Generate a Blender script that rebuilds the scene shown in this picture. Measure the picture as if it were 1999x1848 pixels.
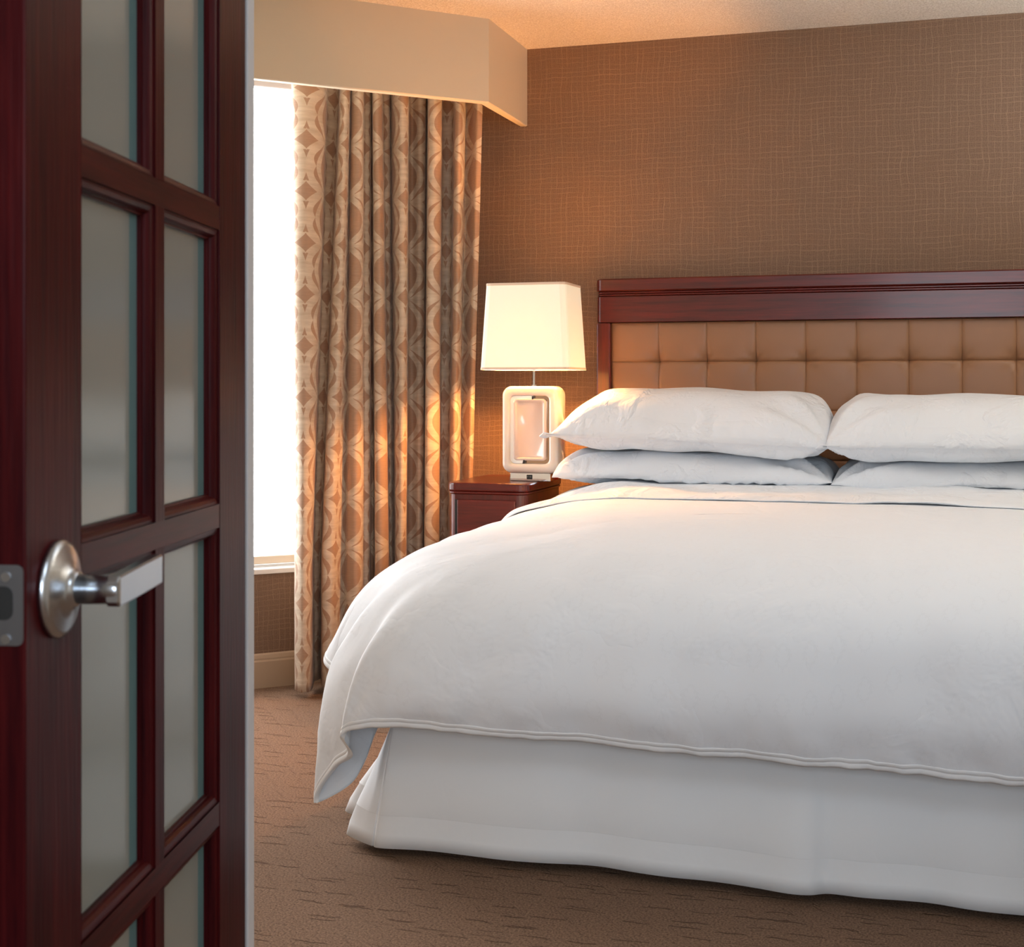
import bpy, bmesh, math, random
from mathutils import Vector, Matrix, noise
random.seed(7)
for o in list(bpy.data.objects): bpy.data.objects.remove(o)
S = bpy.context.scene
C = S.collection
R = math.radians

# ------------------------------------------------------------------ camera
PHI = R(17.3); FPX = 2750.0; CAMZ = 1.21
cam_d = bpy.data.cameras.new('camera'); cam = bpy.data.objects.new('camera', cam_d); C.objects.link(cam)
cam.location = (0, 0, CAMZ); cam.rotation_euler = (R(90), 0, PHI)
cam_d.sensor_width = 36; cam_d.sensor_fit = 'HORIZONTAL'; cam_d.lens = FPX / 1999 * 36
cam_d.shift_y = -(924 - 755) / 1999.0
cam_d.clip_start = 0.05
cam_d.dof.use_dof = True; cam_d.dof.focus_distance = 4.4; cam_d.dof.aperture_fstop = 12
S.camera = cam

# ------------------------------------------------------------------ world, lights, exposure
w = bpy.data.worlds.new('world'); S.world = w; w.use_nodes = True
w.node_tree.nodes['Background'].inputs[0].default_value = (0.9, 0.95, 1, 1)
w.node_tree.nodes['Background'].inputs[1].default_value = 1.0
S.view_settings.view_transform = 'Standard'; S.view_settings.look = 'None'
S.view_settings.gamma = 1.0; S.view_settings.exposure = -0.12
S.view_settings.use_curve_mapping = False
WINDOW_GLOW = 8.5
def area(name, loc, rot, sx, sy, power, col):
    l = bpy.data.lights.new(name, 'AREA'); l.shape = 'RECTANGLE'; l.size = sx; l.size_y = sy
    l.energy = power; l.color = col
    o = bpy.data.objects.new(name, l); C.objects.link(o); o.location = loc; o.rotation_euler = rot
    return o
COOL = (.76, .88, 1.0)
area('bedroom_top_fill', (0.5, 3.3, 2.56), (0, 0, 0), 1.4, 1.4, 6, COOL)  # added soft fill under the bedroom ceiling, no fixture there
area('bedroom_up_fill', (1.35, 4.2, 1.75), (R(180), 0, 0), .5, .5, 66, (.86, .93, 1.0))  # added fill out of view, aimed up to brighten the ceiling
area('lounge_rear_fill', (0.7, -2.4, 1.75), (R(82), 0, R(2)), 2.6, 1.4, 112, COOL)  # added frontal fill behind the camera; no window stands there
area('lounge_top_fill', (0.75, .55, 2.56), (R(12), 0, 0), 1.6, 1.2, 32, COOL)  # added overhead fill on the lounge side, lights the bed foot

# ------------------------------------------------------------------ node helpers
def new_mat(name):
    m = bpy.data.materials.new(name); m.use_nodes = True
    nt = m.node_tree
    return m, nt, nt.nodes['Principled BSDF'], nt.nodes['Material Output']
def V(nt, v):
    return v
class NB:
    def __init__(s, nt): s.nt = nt
    def inp(s, node, i, v):
        if isinstance(v, bpy.types.NodeSocket): s.nt.links.new(v, node.inputs[i])
        elif v is not None: node.inputs[i].default_value = v
    def m(s, op, a, b=None, c=None, clamp=False):
        n = s.nt.nodes.new('ShaderNodeMath'); n.operation = op; n.use_clamp = clamp
        s.inp(n, 0, a)
        if b is not None: s.inp(n, 1, b)
        if c is not None: s.inp(n, 2, c)
        return n.outputs[0]
    def vm(s, op, a, b=None):
        n = s.nt.nodes.new('ShaderNodeVectorMath'); n.operation = op
        s.inp(n, 0, a)
        if b is not None: s.inp(n, 1, b)
        return n.outputs[0]
    def scale(s, a, f):
        n = s.nt.nodes.new('ShaderNodeVectorMath'); n.operation = 'SCALE'; s.inp(n, 0, a); n.inputs['Scale'].default_value = f
        return n.outputs[0]
    def coord(s, kind='Object'):
        return s.nt.nodes.new('ShaderNodeTexCoord').outputs[kind]
    def mapping(s, v, sc=(1, 1, 1), rot=(0, 0, 0)):
        n = s.nt.nodes.new('ShaderNodeMapping'); s.inp(n, 0, v); n.inputs['Scale'].default_value = sc; n.inputs['Rotation'].default_value = rot
        return n.outputs[0]
    def noise(s, v, scale=5, detail=2, rough=.5, out=0):
        n = s.nt.nodes.new('ShaderNodeTexNoise'); s.inp(n, 'Vector', v)
        n.inputs['Scale'].default_value = scale; n.inputs['Detail'].default_value = detail; n.inputs['Roughness'].default_value = rough
        return n.outputs[out]
    def sep(s, v):
        n = s.nt.nodes.new('ShaderNodeSeparateXYZ'); s.inp(n, 0, v); return n.outputs
    def comb(s, x, y, z):
        n = s.nt.nodes.new('ShaderNodeCombineXYZ'); s.inp(n, 0, x); s.inp(n, 1, y); s.inp(n, 2, z); return n.outputs[0]
    def mix(s, f, a, b):
        n = s.nt.nodes.new('ShaderNodeMix'); n.data_type = 'RGBA'
        s.inp(n, 0, f); s.inp(n, 6, a); s.inp(n, 7, b); return n.outputs[2]
    def ramp(s, f, lo, hi):
        n = s.nt.nodes.new('ShaderNodeMapRange'); s.inp(n, 0, f); n.inputs[1].default_value = lo; n.inputs[2].default_value = hi
        return n.outputs[0]
    def bump(s, h, dist=.01, strength=1.0, normal=None):
        n = s.nt.nodes.new('ShaderNodeBump'); s.inp(n, 'Height', h); n.inputs['Distance'].default_value = dist
        n.inputs['Strength'].default_value = strength
        if normal is not None: s.inp(n, 'Normal', normal)
        return n.outputs[0]
def srgb(r, g, b):
    f = lambda c: (c/255/12.92) if c/255 <= .04045 else ((c/255+.055)/1.055)**2.4
    return (f(r), f(g), f(b), 1)
def simple(name, col, rough=.5, metal=0, coat=0, bump=None, sheen=0, spec=None):
    m, nt, p, o = new_mat(name)
    p.inputs['Base Color'].default_value = col; p.inputs['Roughness'].default_value = rough
    p.inputs['Metallic'].default_value = metal; p.inputs['Coat Weight'].default_value = coat
    if spec is not None: p.inputs['Specular IOR Level'].default_value = spec
    p.inputs['Sheen Weight'].default_value = sheen
    b = NB(nt)
    sc, d, st = bump or (30, .0005, .3)
    n = b.noise(b.coord(), sc, 3)
    nt.links.new(b.bump(n, d, st), p.inputs['Normal'])
    return m

M = {}
# painted surfaces
M['paint'] = simple('beige_paint', srgb(205, 190, 170), .7, bump=(60, .001, .2))
M['pelmet'] = simple('pelmet_paint', srgb(205, 187, 160), .6, bump=(40, .0006, .2))
M['trim_tan'] = simple('tan_trim', srgb(178, 152, 126), .45, bump=(20, .0004, .2))
M['jamb'] = simple('jamb_paint', srgb(190, 186, 186), .5)
M['sill'] = simple('white_sill', srgb(225, 222, 218), .4)
M['dark_metal'] = simple('dark_metal', (.02, .02, .022, 1), .5)
M['black'] = simple('black_plastic', (.01, .01, .01, 1), .45)
M['chrome'] = simple('chrome', (.85, .85, .86, 1), .06, 1, bump=(5, .0001, .05))
# ceiling
m, nt, p, o = new_mat('textured_ceiling'); b = NB(nt)
c = b.coord(); n1 = b.noise(c, 170, 3, .6); n2 = b.noise(c, 60, 2)
h = b.m('ADD', b.ramp(n1, .45, .62), b.m('MULTIPLY', n2, .5))
nt.links.new(b.bump(h, .005, .6), p.inputs['Normal'])
nt.links.new(b.mix(b.ramp(n1, .38, .6), srgb(208, 192, 172), srgb(240, 228, 212)), p.inputs['Base Color'])
p.inputs['Roughness'].default_value = .9
M['ceiling'] = m
# wallpaper: uses UV in metres
m, nt, p, o = new_mat('grid_wallpaper'); b = NB(nt)
uv = b.coord('UV')
d = b.scale(b.vm('SUBTRACT', b.noise(uv, 6, 3, .55, 1), (.5, .5, .5)), .03)
d2 = b.scale(b.vm('SUBTRACT', b.noise(uv, 45, 2, .5, 1), (.5, .5, .5)), .007)
q = b.vm('ADD', b.vm('ADD', uv, d), d2); xyz = b.sep(q)
def gridline(co, per, w0, br):
    f = b.m('ABSOLUTE', b.m('SUBTRACT', b.m('FRACT', b.m('DIVIDE', co, per)), .5))
    return b.m('MULTIPLY', b.ramp(f, .5 - w0, .5 - w0 * .35), br)
nv1 = b.ramp(b.noise(b.mapping(uv, (40, 7, 1)), 1, 2), .25, .65)
nv2 = b.ramp(b.noise(b.mapping(uv, (7, 40, 1)), 1, 2), .25, .65)
g1 = gridline(xyz[0], .0225, .065, nv1); g2 = gridline(xyz[1], .0205, .07, nv2)
g3 = gridline(xyz[0], .0083, .16, .28); g4 = gridline(xyz[1], .0071, .16, .28)
lines = b.m('MAXIMUM', b.m('MAXIMUM', g1, g2), b.m('MAXIMUM', g3, g4))
big = b.noise(uv, 260, 2, .7)
base = b.mix(b.ramp(big, .35, .65), srgb(100, 75, 57), srgb(126, 97, 75))
nt.links.new(b.mix(b.m('MULTIPLY', lines, .44), base, srgb(182, 150, 122)), p.inputs['Base Color'])
nt.links.new(b.bump(b.m('ADD', lines, b.m('MULTIPLY', big, .6)), .0012, .5), p.inputs['Normal'])
p.inputs['Roughness'].default_value = .62
M['wallpaper'] = m
# carpet
m, nt, p, o = new_mat('brown_carpet'); b = NB(nt)
c = b.coord()
pile = b.noise(c, 190, 4, .8); mid = b.noise(c, 60, 2)
dd = b.scale(b.vm('SUBTRACT', b.noise(c, 14, 3, .6, 1), (.5, .5, .5)), .035)
cc = b.vm('ADD', c, dd)
cx = b.sep(cc)
def dashes(rx, ry, off, seed, dens, wl):
    row = b.m('FLOOR', b.m('DIVIDE', cx[1], ry))
    px = b.m('ADD', b.m('DIVIDE', cx[0], rx), b.m('MULTIPLY', row, off))
    cell = b.m('FLOOR', px)
    wn = nt.nodes.new('ShaderNodeTexWhiteNoise'); wn.noise_dimensions = '3D'
    nt.links.new(b.comb(cell, row, seed), wn.inputs[0])
    on = b.ramp(wn.outputs[0], 1-dens, 1-dens+.25)
    inx = b.ramp(b.m('ABSOLUTE', b.m('SUBTRACT', b.m('FRACT', px), .5)), .33, .25)
    iny = b.ramp(b.m('ABSOLUTE', b.m('SUBTRACT', b.m('FRACT', b.m('DIVIDE', cx[1], ry)), .5)), wl, wl*.25)
    diag = b.ramp(b.m('ABSOLUTE', b.m('SUBTRACT', b.m('FRACT', b.m('ADD', px, b.m('MULTIPLY', b.m('FRACT', b.m('DIVIDE', cx[1], ry)), .45))), .5)), .5-wl*.55, .5)
    return b.m('MULTIPLY', b.m('MULTIPLY', on, inx), iny), diag
g1_, d1_ = dashes(.105, .050, .37, 1.0, .55, .07)
g2_, d2_ = dashes(.13, .071, .61, 5.0, .45, .05)
groove = b.m('MAXIMUM', b.m('MAXIMUM', g1_, g2_), b.m('MULTIPLY', b.m('MULTIPLY', d1_, .35), b.ramp(b.noise(c, 16, 2), .45, .6)), clamp=True)
col = b.mix(b.ramp(pile, .34, .66), srgb(82, 63, 51), srgb(166, 134, 111))
col = b.mix(b.m('MULTIPLY', groove, .55), col, srgb(84, 60, 47))
nt.links.new(col, p.inputs['Base Color'])
hh = b.m('SUBTRACT', b.m('ADD', b.m('MULTIPLY', pile, .55), b.m('MULTIPLY', mid, .35)), b.m('MULTIPLY', groove, 1.0))
nt.links.new(b.bump(hh, .008, .9), p.inputs['Normal'])
p.inputs['Roughness'].default_value = .95; p.inputs['Specular IOR Level'].default_value = .1
M['carpet'] = m
# mahogany
def wood(name, a, bcol, rough, axis='x', coat=.3, bumpy=.0004, spec=.5):
    m, nt, p, o = new_mat(name); b = NB(nt)
    sc = {'x': (1.5, 28, 28), 'z': (28, 28, 1.5), 'y': (28, 1.5, 28)}[axis]
    n = b.noise(b.mapping(b.coord(), sc), 1.6, 5, .6)
    n2 = b.noise(b.mapping(b.coord(), tuple(k * 6 for k in sc)), 1, 2)
    nt.links.new(b.mix(b.ramp(b.m('ADD', b.m('MULTIPLY', n, .7), b.m('MULTIPLY', n2, .3)), .35, .65), a, bcol), p.inputs['Base Color'])
    nt.links.new(b.bump(n2, bumpy, .35), p.inputs['Normal'])
    p.inputs['Roughness'].default_value = rough; p.inputs['Coat Weight'].default_value = coat; p.inputs['Coat Roughness'].default_value = .12
    p.inputs['Specular IOR Level'].default_value = spec
    return m
M['cherry_x'] = wood('cherry_wood_horizontal', srgb(62, 15, 11), srgb(102, 27, 18), .3, 'x', .15)
M['cherry_z'] = wood('cherry_wood_vertical', srgb(62, 15, 11), srgb(102, 27, 18), .3, 'z', .15)
M['door_z'] = wood('dark_mahogany_vertical', srgb(38, 6, 10), srgb(72, 16, 17), .36, 'z', .0, .0012, .07)
M['door_x'] = wood('dark_mahogany_horizontal', srgb(38, 7, 10), srgb(76, 20, 18), .34, 'x', .0, .0008, .10)
# leather
m, nt, p, o = new_mat('tan_leather'); b = NB(nt)
n = b.noise(b.coord(), 420, 3, .6)
nt.links.new(b.mix(b.noise(b.coord(), 6, 2), srgb(142, 102, 73), srgb(156, 115, 84)), p.inputs['Base Color'])
nt.links.new(b.bump(n, .0005, .3), p.inputs['Normal']); p.inputs['Roughness'].default_value = .42
M['leather'] = m
# linens
def linen(name, col, wr_sc, wr_d, st=.5, damask=False):
    m, nt, p, o = new_mat(name); b = NB(nt)
    c = b.coord()
    warp = b.vm('ADD', c, b.scale(b.noise(c, 3, 2, .5, 1), .25))
    n = b.noise(warp, wr_sc, 4, .55)
    ridged = b.m('ABSOLUTE', b.m('SUBTRACT', n, .5))
    fine = b.noise(c, 900, 1)
    h = b.m('ADD', b.m('MULTIPLY', ridged, 1.0), b.m('MULTIPLY', n, .6))
    bn = b.bump(h, wr_d, st)
    bn = b.bump(fine, .0003, .2, bn)
    nt.links.new(bn, p.inputs['Normal'])
    p.inputs['Base Color'].default_value = col; p.inputs['Roughness'].default_value = .75
    p.inputs['Sheen Weight'].default_value = .15; p.inputs['Specular IOR Level'].default_value = .25
    if damask:
        # woven sprigs: small leaf pairs set along wavy stems, from the UV in metres
        uv = b.sep(b.coord('UV'))
        P = .06; Q = .11
        fu = b.m('SUBTRACT', b.m('FRACT', b.m('DIVIDE', uv[0], P)), .5)
        row = b.m('SUBTRACT', b.m('FRACT', b.m('DIVIDE', uv[1], Q)), .5)
        stem = b.m('MULTIPLY', b.m('COSINE', b.m('MULTIPLY', row, 6.283)), .22)
        du = b.m('SUBTRACT', b.m('ABSOLUTE', fu), b.m('ADD', stem, .02)) 
        t = b.m('SUBTRACT', b.m('FRACT', b.m('ADD', b.m('MULTIPLY', row, 9.0), b.m('MULTIPLY', b.m('ABSOLUTE', du), -6.0))), .5)
        leaf = b.m('MULTIPLY', b.m('LESS_THAN', b.m('ABSOLUTE', t), .2), b.m('LESS_THAN', b.m('ABSOLUTE', du), .09))
        leaf = b.m('MULTIPLY', leaf, b.m('LESS_THAN', b.m('ABSOLUTE', row), .4))
        line = b.m('MULTIPLY', b.m('LESS_THAN', b.m('ABSOLUTE', du), .018), b.m('LESS_THAN', b.m('ABSOLUTE', row), .42))
        pat = b.m('MAXIMUM', leaf, line)
        nt.links.new(b.mix(b.m('MULTIPLY', pat, .4), col, tuple(k * .94 for k in col[:3]) + (1,)), p.inputs['Base Color'])
        nt.links.new(b.m('SUBTRACT', .75, b.m('MULTIPLY', pat, .12)), p.inputs['Roughness'])
    return m
WHITE = (.735, .772, .82, 1)
M['duvet'] = linen('white_duvet_cotton', WHITE, 4, .022, .5, True)
M['sheet'] = linen('white_sheet_cotton', WHITE, 7, .035, .7)
M['pillow'] = linen('white_pillow_cotton', WHITE, 8, .030, .7)
M['skirt'] = linen('white_skirt_cotton', (.74, .765, .79, 1), 3, .012, .3)
# curtain: ovals, slivers and diamonds woven on UV metres
m, nt, p, o = new_mat('oval_pattern_curtain'); b = NB(nt)
uv = b.sep(b.coord('UV'))
PU, PV = .235, .2
fu = b.m('ABSOLUTE', b.m('SUBTRACT', b.m('FRACT', b.m('DIVIDE', uv[0], PU)), .5))
fv = b.m('ABSOLUTE', b.m('SUBTRACT', b.m('FRACT', b.m('DIVIDE', uv[1], PV)), .5))
def para(a, h):   # a*(1-(fv/h)^2)
    return b.m('MULTIPLY', a, b.m('SUBTRACT', 1, b.m('POWER', b.m('DIVIDE', fv, h), 2)))
oval = b.m('LESS_THAN', fu, para(.25, .39))
e = b.m('ADD', para(.36, .54), .0)
wd = b.m('MULTIPLY', .085, b.m('SINE', b.m('MULTIPLY', fv, 6.283)))
sl = b.m('MULTIPLY', b.m('GREATER_THAN', fu, e), b.m('LESS_THAN', fu, b.m('ADD', e, wd)))
a_ = b.m('POWER', b.m('DIVIDE', b.m('SUBTRACT', .5, fu), .17), .8)
b_ = b.m('POWER', b.m('DIVIDE', b.m('SUBTRACT', .5, fv), .19), .8)
dia = b.m('LESS_THAN', b.m('ADD', a_, b_), 1)
e2 = b.m('ADD', para(.13, .5), .38)
sl2 = b.m('MULTIPLY', b.m('MULTIPLY', b.m('GREATER_THAN', fu, e2), b.m('LESS_THAN', fu, b.m('ADD', e2, .03))), b.m('LESS_THAN', fv, .30))
brn = b.m('MAXIMUM', b.m('MAXIMUM', oval, b.m('MULTIPLY', sl, b.m('LESS_THAN', fv, .47))), b.m('MAXIMUM', dia, b.m('MULTIPLY', sl2, b.m('GREATER_THAN', fv, .08))))
uvv = b.coord('UV')
st = b.noise(b.mapping(uvv, (25, 260, 1)), 1, 3, .6)
st2 = b.noise(b.mapping(uvv, (10, 45, 1)), 1, 3, .6)
cb = b.mix(st, srgb(158, 124, 100), srgb(190, 154, 126))
cp = b.mix(b.ramp(st2, .35, .65), srgb(196, 174, 150), srgb(218, 200, 178))
colr = b.mix(brn, cp, cb)
nt.links.new(colr, p.inputs['Base Color'])
p.inputs['Roughness'].default_value = .5; p.inputs['Sheen Weight'].default_value = .2
nt.links.new(b.bump(b.m('ADD', st, b.m('MULTIPLY', st2, 2)), .0015, .5), p.inputs['Normal'])
tr = nt.nodes.new('ShaderNodeBsdfTranslucent'); nt.links.new(colr, tr.inputs[0])
mx = nt.nodes.new('ShaderNodeMixShader'); mx.inputs[0].default_value = .12
nt.links.new(p.outputs[0], mx.inputs[1]); nt.links.new(tr.outputs[0], mx.inputs[2]); nt.links.new(mx.outputs[0], o.inputs[0])
M['curtain'] = m
# window shade lit by daylight
m, nt, p, o = new_mat('daylit_roller_shade'); b = NB(nt)
p.inputs['Base Color'].default_value = (.9, .9, .9, 1); p.inputs['Emission Color'].default_value = (.96, .98, 1, 1)
p.inputs['Emission Strength'].default_value = WINDOW_GLOW
M['shade_window'] = m
M['glass_clear'] = simple('clear_glass', (.9, .95, .95, 1), .02)
M['glass_clear'].node_tree.nodes['Principled BSDF'].inputs['Transmission Weight'].default_value = 1
# frosted door pane; clear greenish margin along its edges
m, nt, p, o = new_mat('frosted_pane'); b = NB(nt)
gen = b.sep(b.coord('UV'))
edge = b.m('GREATER_THAN', gen[0], .83)
nt.links.new(b.mix(edge, srgb(134, 136, 130), srgb(92, 120, 122)), p.inputs['Base Color'])
p.inputs['Roughness'].default_value = .12; p.inputs['Specular IOR Level'].default_value = .45
nt.links.new(b.bump(b.noise(b.coord(), 4, 1), .001, .1), p.inputs['Normal'])
M['pane'] = m
# brushed nickel
m, nt, p, o = new_mat('satin_nickel'); b = NB(nt)
p.inputs['Base Color'].default_value = (.50, .53, .57, 1); p.inputs['Metallic'].default_value = 1; p.inputs['Roughness'].default_value = .26
nt.links.new(b.bump(b.noise(b.mapping(b.coord(), (4, 4, 300)), 3, 2), .0002, .2), p.inputs['Normal'])
M['nickel'] = m
# lamp
m, nt, p, o = new_mat('lit_lamp_shade_fabric'); b = NB(nt)
weave = b.noise(b.mapping(b.coord(), (300, 300, 20)), 1, 2)
p.inputs['Base Color'].default_value = srgb(250, 244, 222); p.inputs['Roughness'].default_value = .8
p.inputs['Emission Color'].default_value = (.96, .96, .84, 1); p.inputs['Emission Strength'].default_value = .20
nt.links.new(b.bump(weave, .0006, .2), p.inputs['Normal'])
tr = nt.nodes.new('ShaderNodeBsdfTranslucent'); tr.inputs[0].default_value = srgb(250, 246, 228)
mx = nt.nodes.new('ShaderNodeMixShader'); mx.inputs[0].default_value = .06
nt.links.new(p.outputs[0], mx.inputs[1]); nt.links.new(tr.outputs[0], mx.inputs[2]); nt.links.new(mx.outputs[0], o.inputs[0])
M['lamp_shade'] = m
M['shade_tape'] = simple('pink_beige_tape', srgb(232, 205, 180), .7)
m = simple('cream_glazed_ceramic', srgb(232, 216, 200), .18, coat=.6, bump=(14, .0004, .15))
m.node_tree.nodes['Principled BSDF'].inputs['Subsurface Weight'].default_value = .1
M['ceramic'] = m
M['ceramic_pink'] = simple('pink_cream_ceramic', srgb(222, 198, 182), .2, coat=.6, bump=(30, .0015, .3))
M['white_reflection'] = simple('white_reflection', srgb(250, 246, 238), .15, coat=.5)  # bright reflection in the chrome liner, put into the colour
M['brown_reflection'] = simple('brown_reflection_mirror', srgb(190, 160, 135), .12, 1)  # chrome liner tinted brown for its darker reflection
M['bulb'] = simple('bulb_glass', (1, .9, .7, 1), .3)
M['bulb'].node_tree.nodes['Principled BSDF'].inputs['Emission Color'].default_value = (1, .42, .11, 1)
M['bulb'].node_tree.nodes['Principled BSDF'].inputs['Emission Strength'].default_value = 1500
M['mattress'] = simple('mattress_ticking', srgb(150, 148, 150), .8)

# ------------------------------------------------------------------ mesh helpers
def bm_obj(name, bm, mat, parent=None, smooth=False, loc=None):
    me = bpy.data.meshes.new(name); bm.normal_update(); bm.to_mesh(me); bm.free()
    o = bpy.data.objects.new(name, me); C.objects.link(o)
    for mm in (mat if isinstance(mat, (list, tuple)) else [mat]): me.materials.append(mm)
    if smooth:
        for f in me.polygons: f.use_smooth = True
    if parent: o.parent = parent
    if loc: o.location = loc
    return o
def grid_obj(name, rows, mat, parent=None, uvs=None, closed=False, smooth=True):
    nr, nc = len(rows), len(rows[0]); vs = [tuple(p) for r in rows for p in r]; fs = []
    for i in range(nr - 1):
        for j in range(nc if closed else nc - 1):
            k = (j + 1) % nc
            fs.append((i*nc+j, i*nc+k, (i+1)*nc+k, (i+1)*nc+j))
    me = bpy.data.meshes.new(name); me.from_pydata(vs, [], fs)
    if uvs:
        l = me.uv_layers.new(name='UVMap'); fl = [q for r in uvs for q in r]
        for lp in me.loops: l.data[lp.index].uv = fl[lp.vertex_index]
    o = bpy.data.objects.new(name, me); C.objects.link(o); me.materials.append(mat)
    if smooth:
        for f in me.polygons: f.use_smooth = True
    if parent: o.parent = parent
    return o
def box(bm, x0, x1, y0, y1, z0, z1, bev=0, seg=2):
    t = bmesh.new(); bmesh.ops.create_cube(t, size=1)
    for v in t.verts:
        v.co = Vector(((x0+x1)/2 + v.co.x*(x1-x0), (y0+y1)/2 + v.co.y*(y1-y0), (z0+z1)/2 + v.co.z*(z1-z0)))
    if bev: bmesh.ops.bevel(t, geom=list(t.edges), offset=bev, segments=seg, profile=.5, affect='EDGES')
    me = bpy.data.meshes.new('t'); t.to_mesh(me); t.free(); bm.from_mesh(me); bpy.data.meshes.remove(me)
    return bm
def boxm(*a, **k): return box(bmesh.new(), *a, **k)
def cyl(bm, p0, p1, r0, r1=None, n=24):
    r1 = r0 if r1 is None else r1
    p0, p1 = Vector(p0), Vector(p1); d = p1 - p0
    q = d.to_track_quat('Z', 'Y').to_matrix().to_4x4()
    bmesh.ops.create_cone(bm, cap_ends=True, segments=n, radius1=r0, radius2=r1, depth=d.length, matrix=Matrix.Translation((p0+p1)/2) @ q)
    return bm
def rrect(w, h, r, n=6):   # rounded rectangle outline, centred
    out = []
    for cx, cy, a0 in ((w/2-r, h/2-r, 0), (-w/2+r, h/2-r, 90), (-w/2+r, -h/2+r, 180), (w/2-r, -h/2+r, 270)):
        for k in range(n+1):
            a = R(a0 + 90*k/n); out.append((cx + r*math.cos(a), cy + r*math.sin(a)))
    return out
def prism(bm, pts, f0, f1, cap=True):   # loft outline pts through f0, f1 (functions 2D -> 3D)
    a = [bm.verts.new(f0(p)) for p in pts]; b2 = [bm.verts.new(f1(p)) for p in pts]
    n = len(pts)
    for i in range(n): bm.faces.new((a[i], a[(i+1) % n], b2[(i+1) % n], b2[i]))
    if cap: bm.faces.new(a[::-1]); bm.faces.new(b2)
    return bm
def loft(bm, rings, cap0=False, cap1=False):
    vr = [[bm.verts.new(p) for p in r] for r in rings]; n = len(rings[0])
    for a, b2 in zip(vr, vr[1:]):
        for i in range(n): bm.faces.new((a[i], a[(i+1) % n], b2[(i+1) % n], b2[i]))
    if cap0: bm.faces.new(vr[0][::-1])
    if cap1: bm.faces.new(vr[-1])
    return bm
def thing(name, label, cat, loc=(0, 0, 0), rz=0, group=None):
    o = bpy.data.objects.new(name, None); C.objects.link(o); o.empty_display_size = .1
    o.location = loc; o.rotation_euler = (0, 0, rz); tag(o, label, cat, group); return o
def tag(o, label, cat, group=None):
    o['label'] = label; o['category'] = cat
    if group: o['group'] = group
    return o
def struct(o, label=None):
    o['kind'] = 'structure'
    if label: o['label'] = label
    return o
def cr(p0, p1, p2, p3, t):
    m1 = (p2-p0)*.5; m2 = (p3-p1)*.5; L = (p2-p1).length*1.3     # tangents limited so that uneven spacing cannot overshoot
    if m1.length > L: m1 = m1*(L/m1.length)
    if m2.length > L: m2 = m2*(L/m2.length)
    return p1*(2*t**3-3*t*t+1) + m1*(t**3-2*t*t+t) + p2*(-2*t**3+3*t*t) + m2*(t**3-t*t)
def spline(pts, sub):
    out = []; n = len(pts)
    for i in range(n-1):
        a = pts[max(i-1, 0)]; d = pts[min(i+2, n-1)]
        for k in range(sub): out.append(cr(a, pts[i], pts[i+1], d, k/sub))
    out.append(pts[-1].copy()); return out
def uv_wall(o, ax):
    me = o.data; l = me.uv_layers.new(name='UVMap') if not me.uv_layers else me.uv_layers[0]
    for lp in me.loops:
        v = me.vertices[lp.vertex_index].co; l.data[lp.index].uv = (v[ax], v.z)

# ------------------------------------------------------------------ room shell
CEIL = 2.61; YH = 5.6
struct(bm_obj('floor', boxm(-4.7, 2.7, -2.7, 5.75, -.1, 0), M['carpet']), 'brown patterned carpet')
struct(bm_obj('ceiling', boxm(-4.7, 2.7, -2.7, 5.75, CEIL, CEIL+.1), M['ceiling']), 'textured cream ceiling')
o = struct(bm_obj('wall_back', boxm(-2.25, 2.12, YH, YH+.12, 0, CEIL), M['wallpaper']), 'brown crosshatched wallpaper behind the headboard'); uv_wall(o, 0)
# window wall, turned 45 degrees across the corner
WR = R(225)
def win_part(name, bm, mat, parent=None):
    o = bm_obj(name, bm, mat, parent)
    if parent is None: o.location = (-2.17, YH, 0); o.rotation_euler = (0, 0, WR)
    return o
WL, WZ0, WZ1, W0, W1 = 3.16, .478, 2.455, .22, 2.4
bmw = bmesh.new()
box(bmw, 0, WL, -.12, 0, 0, WZ0-.02); box(bmw, 0, WL, -.12, 0, WZ1, CEIL)
box(bmw, 0, W0, -.12, 0, WZ0-.02, WZ1); box(bmw, W1, WL, -.12, 0, WZ0-.02, WZ1)
ww = struct(win_part('wall_left', bmw, M['wallpaper']), 'window wall set across the corner, wallpapered below the sill'); uv_wall(ww, 0)
wi = bpy.data.objects.new('window_1', None); C.objects.link(wi); wi.location = (-2.17, YH, 0); wi.rotation_euler = (0, 0, WR)
struct(wi, 'bright window behind a white roller shade')
fb = bmesh.new()
for a in ((W0, W0+.04, WZ0, WZ1), (W1-.04, W1, WZ0, WZ1), (W0, W1, WZ1-.03, WZ1), (W0, W1, WZ0, WZ0+.008)): box(fb, a[0], a[1], -.11, -.06, a[2], a[3])
box(fb, 1.29, 1.33, -.11, -.06, WZ0, WZ1)
bm_obj('window_frame', fb, M['sill'], wi)
bm_obj('pane', boxm(W0+.04, W1-.04, -.09, -.085, WZ0, WZ1-.03), M['glass_clear'], wi)
bm_obj('window_sill', boxm(W0-.02, W1+.02, -.12, .012, WZ0-.022, WZ0, bev=.004), M['sill'], wi)
# roller shade
rs = thing('roller_shade', 'white roller shade drawn down over the bright window, left of the curtain', 'window shade', (-2.17, YH, 0), WR)
bm_obj('shade_cloth', boxm(W0+.045, W1-.045, -.05, -.048, WZ0+.045, WZ1-.025), M['shade_window'], rs)
bm_obj('hem_bar', boxm(W0+.045, W1-.045, -.054, -.042, WZ0+.012, WZ0+.045, bev=.004), M['paint'], rs)
bm_obj('head_rail', boxm(W0+.02, W1-.02, -.058, -.01, WZ1-.034, WZ1-.002, bev=.006), M['jamb'], rs)
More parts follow.
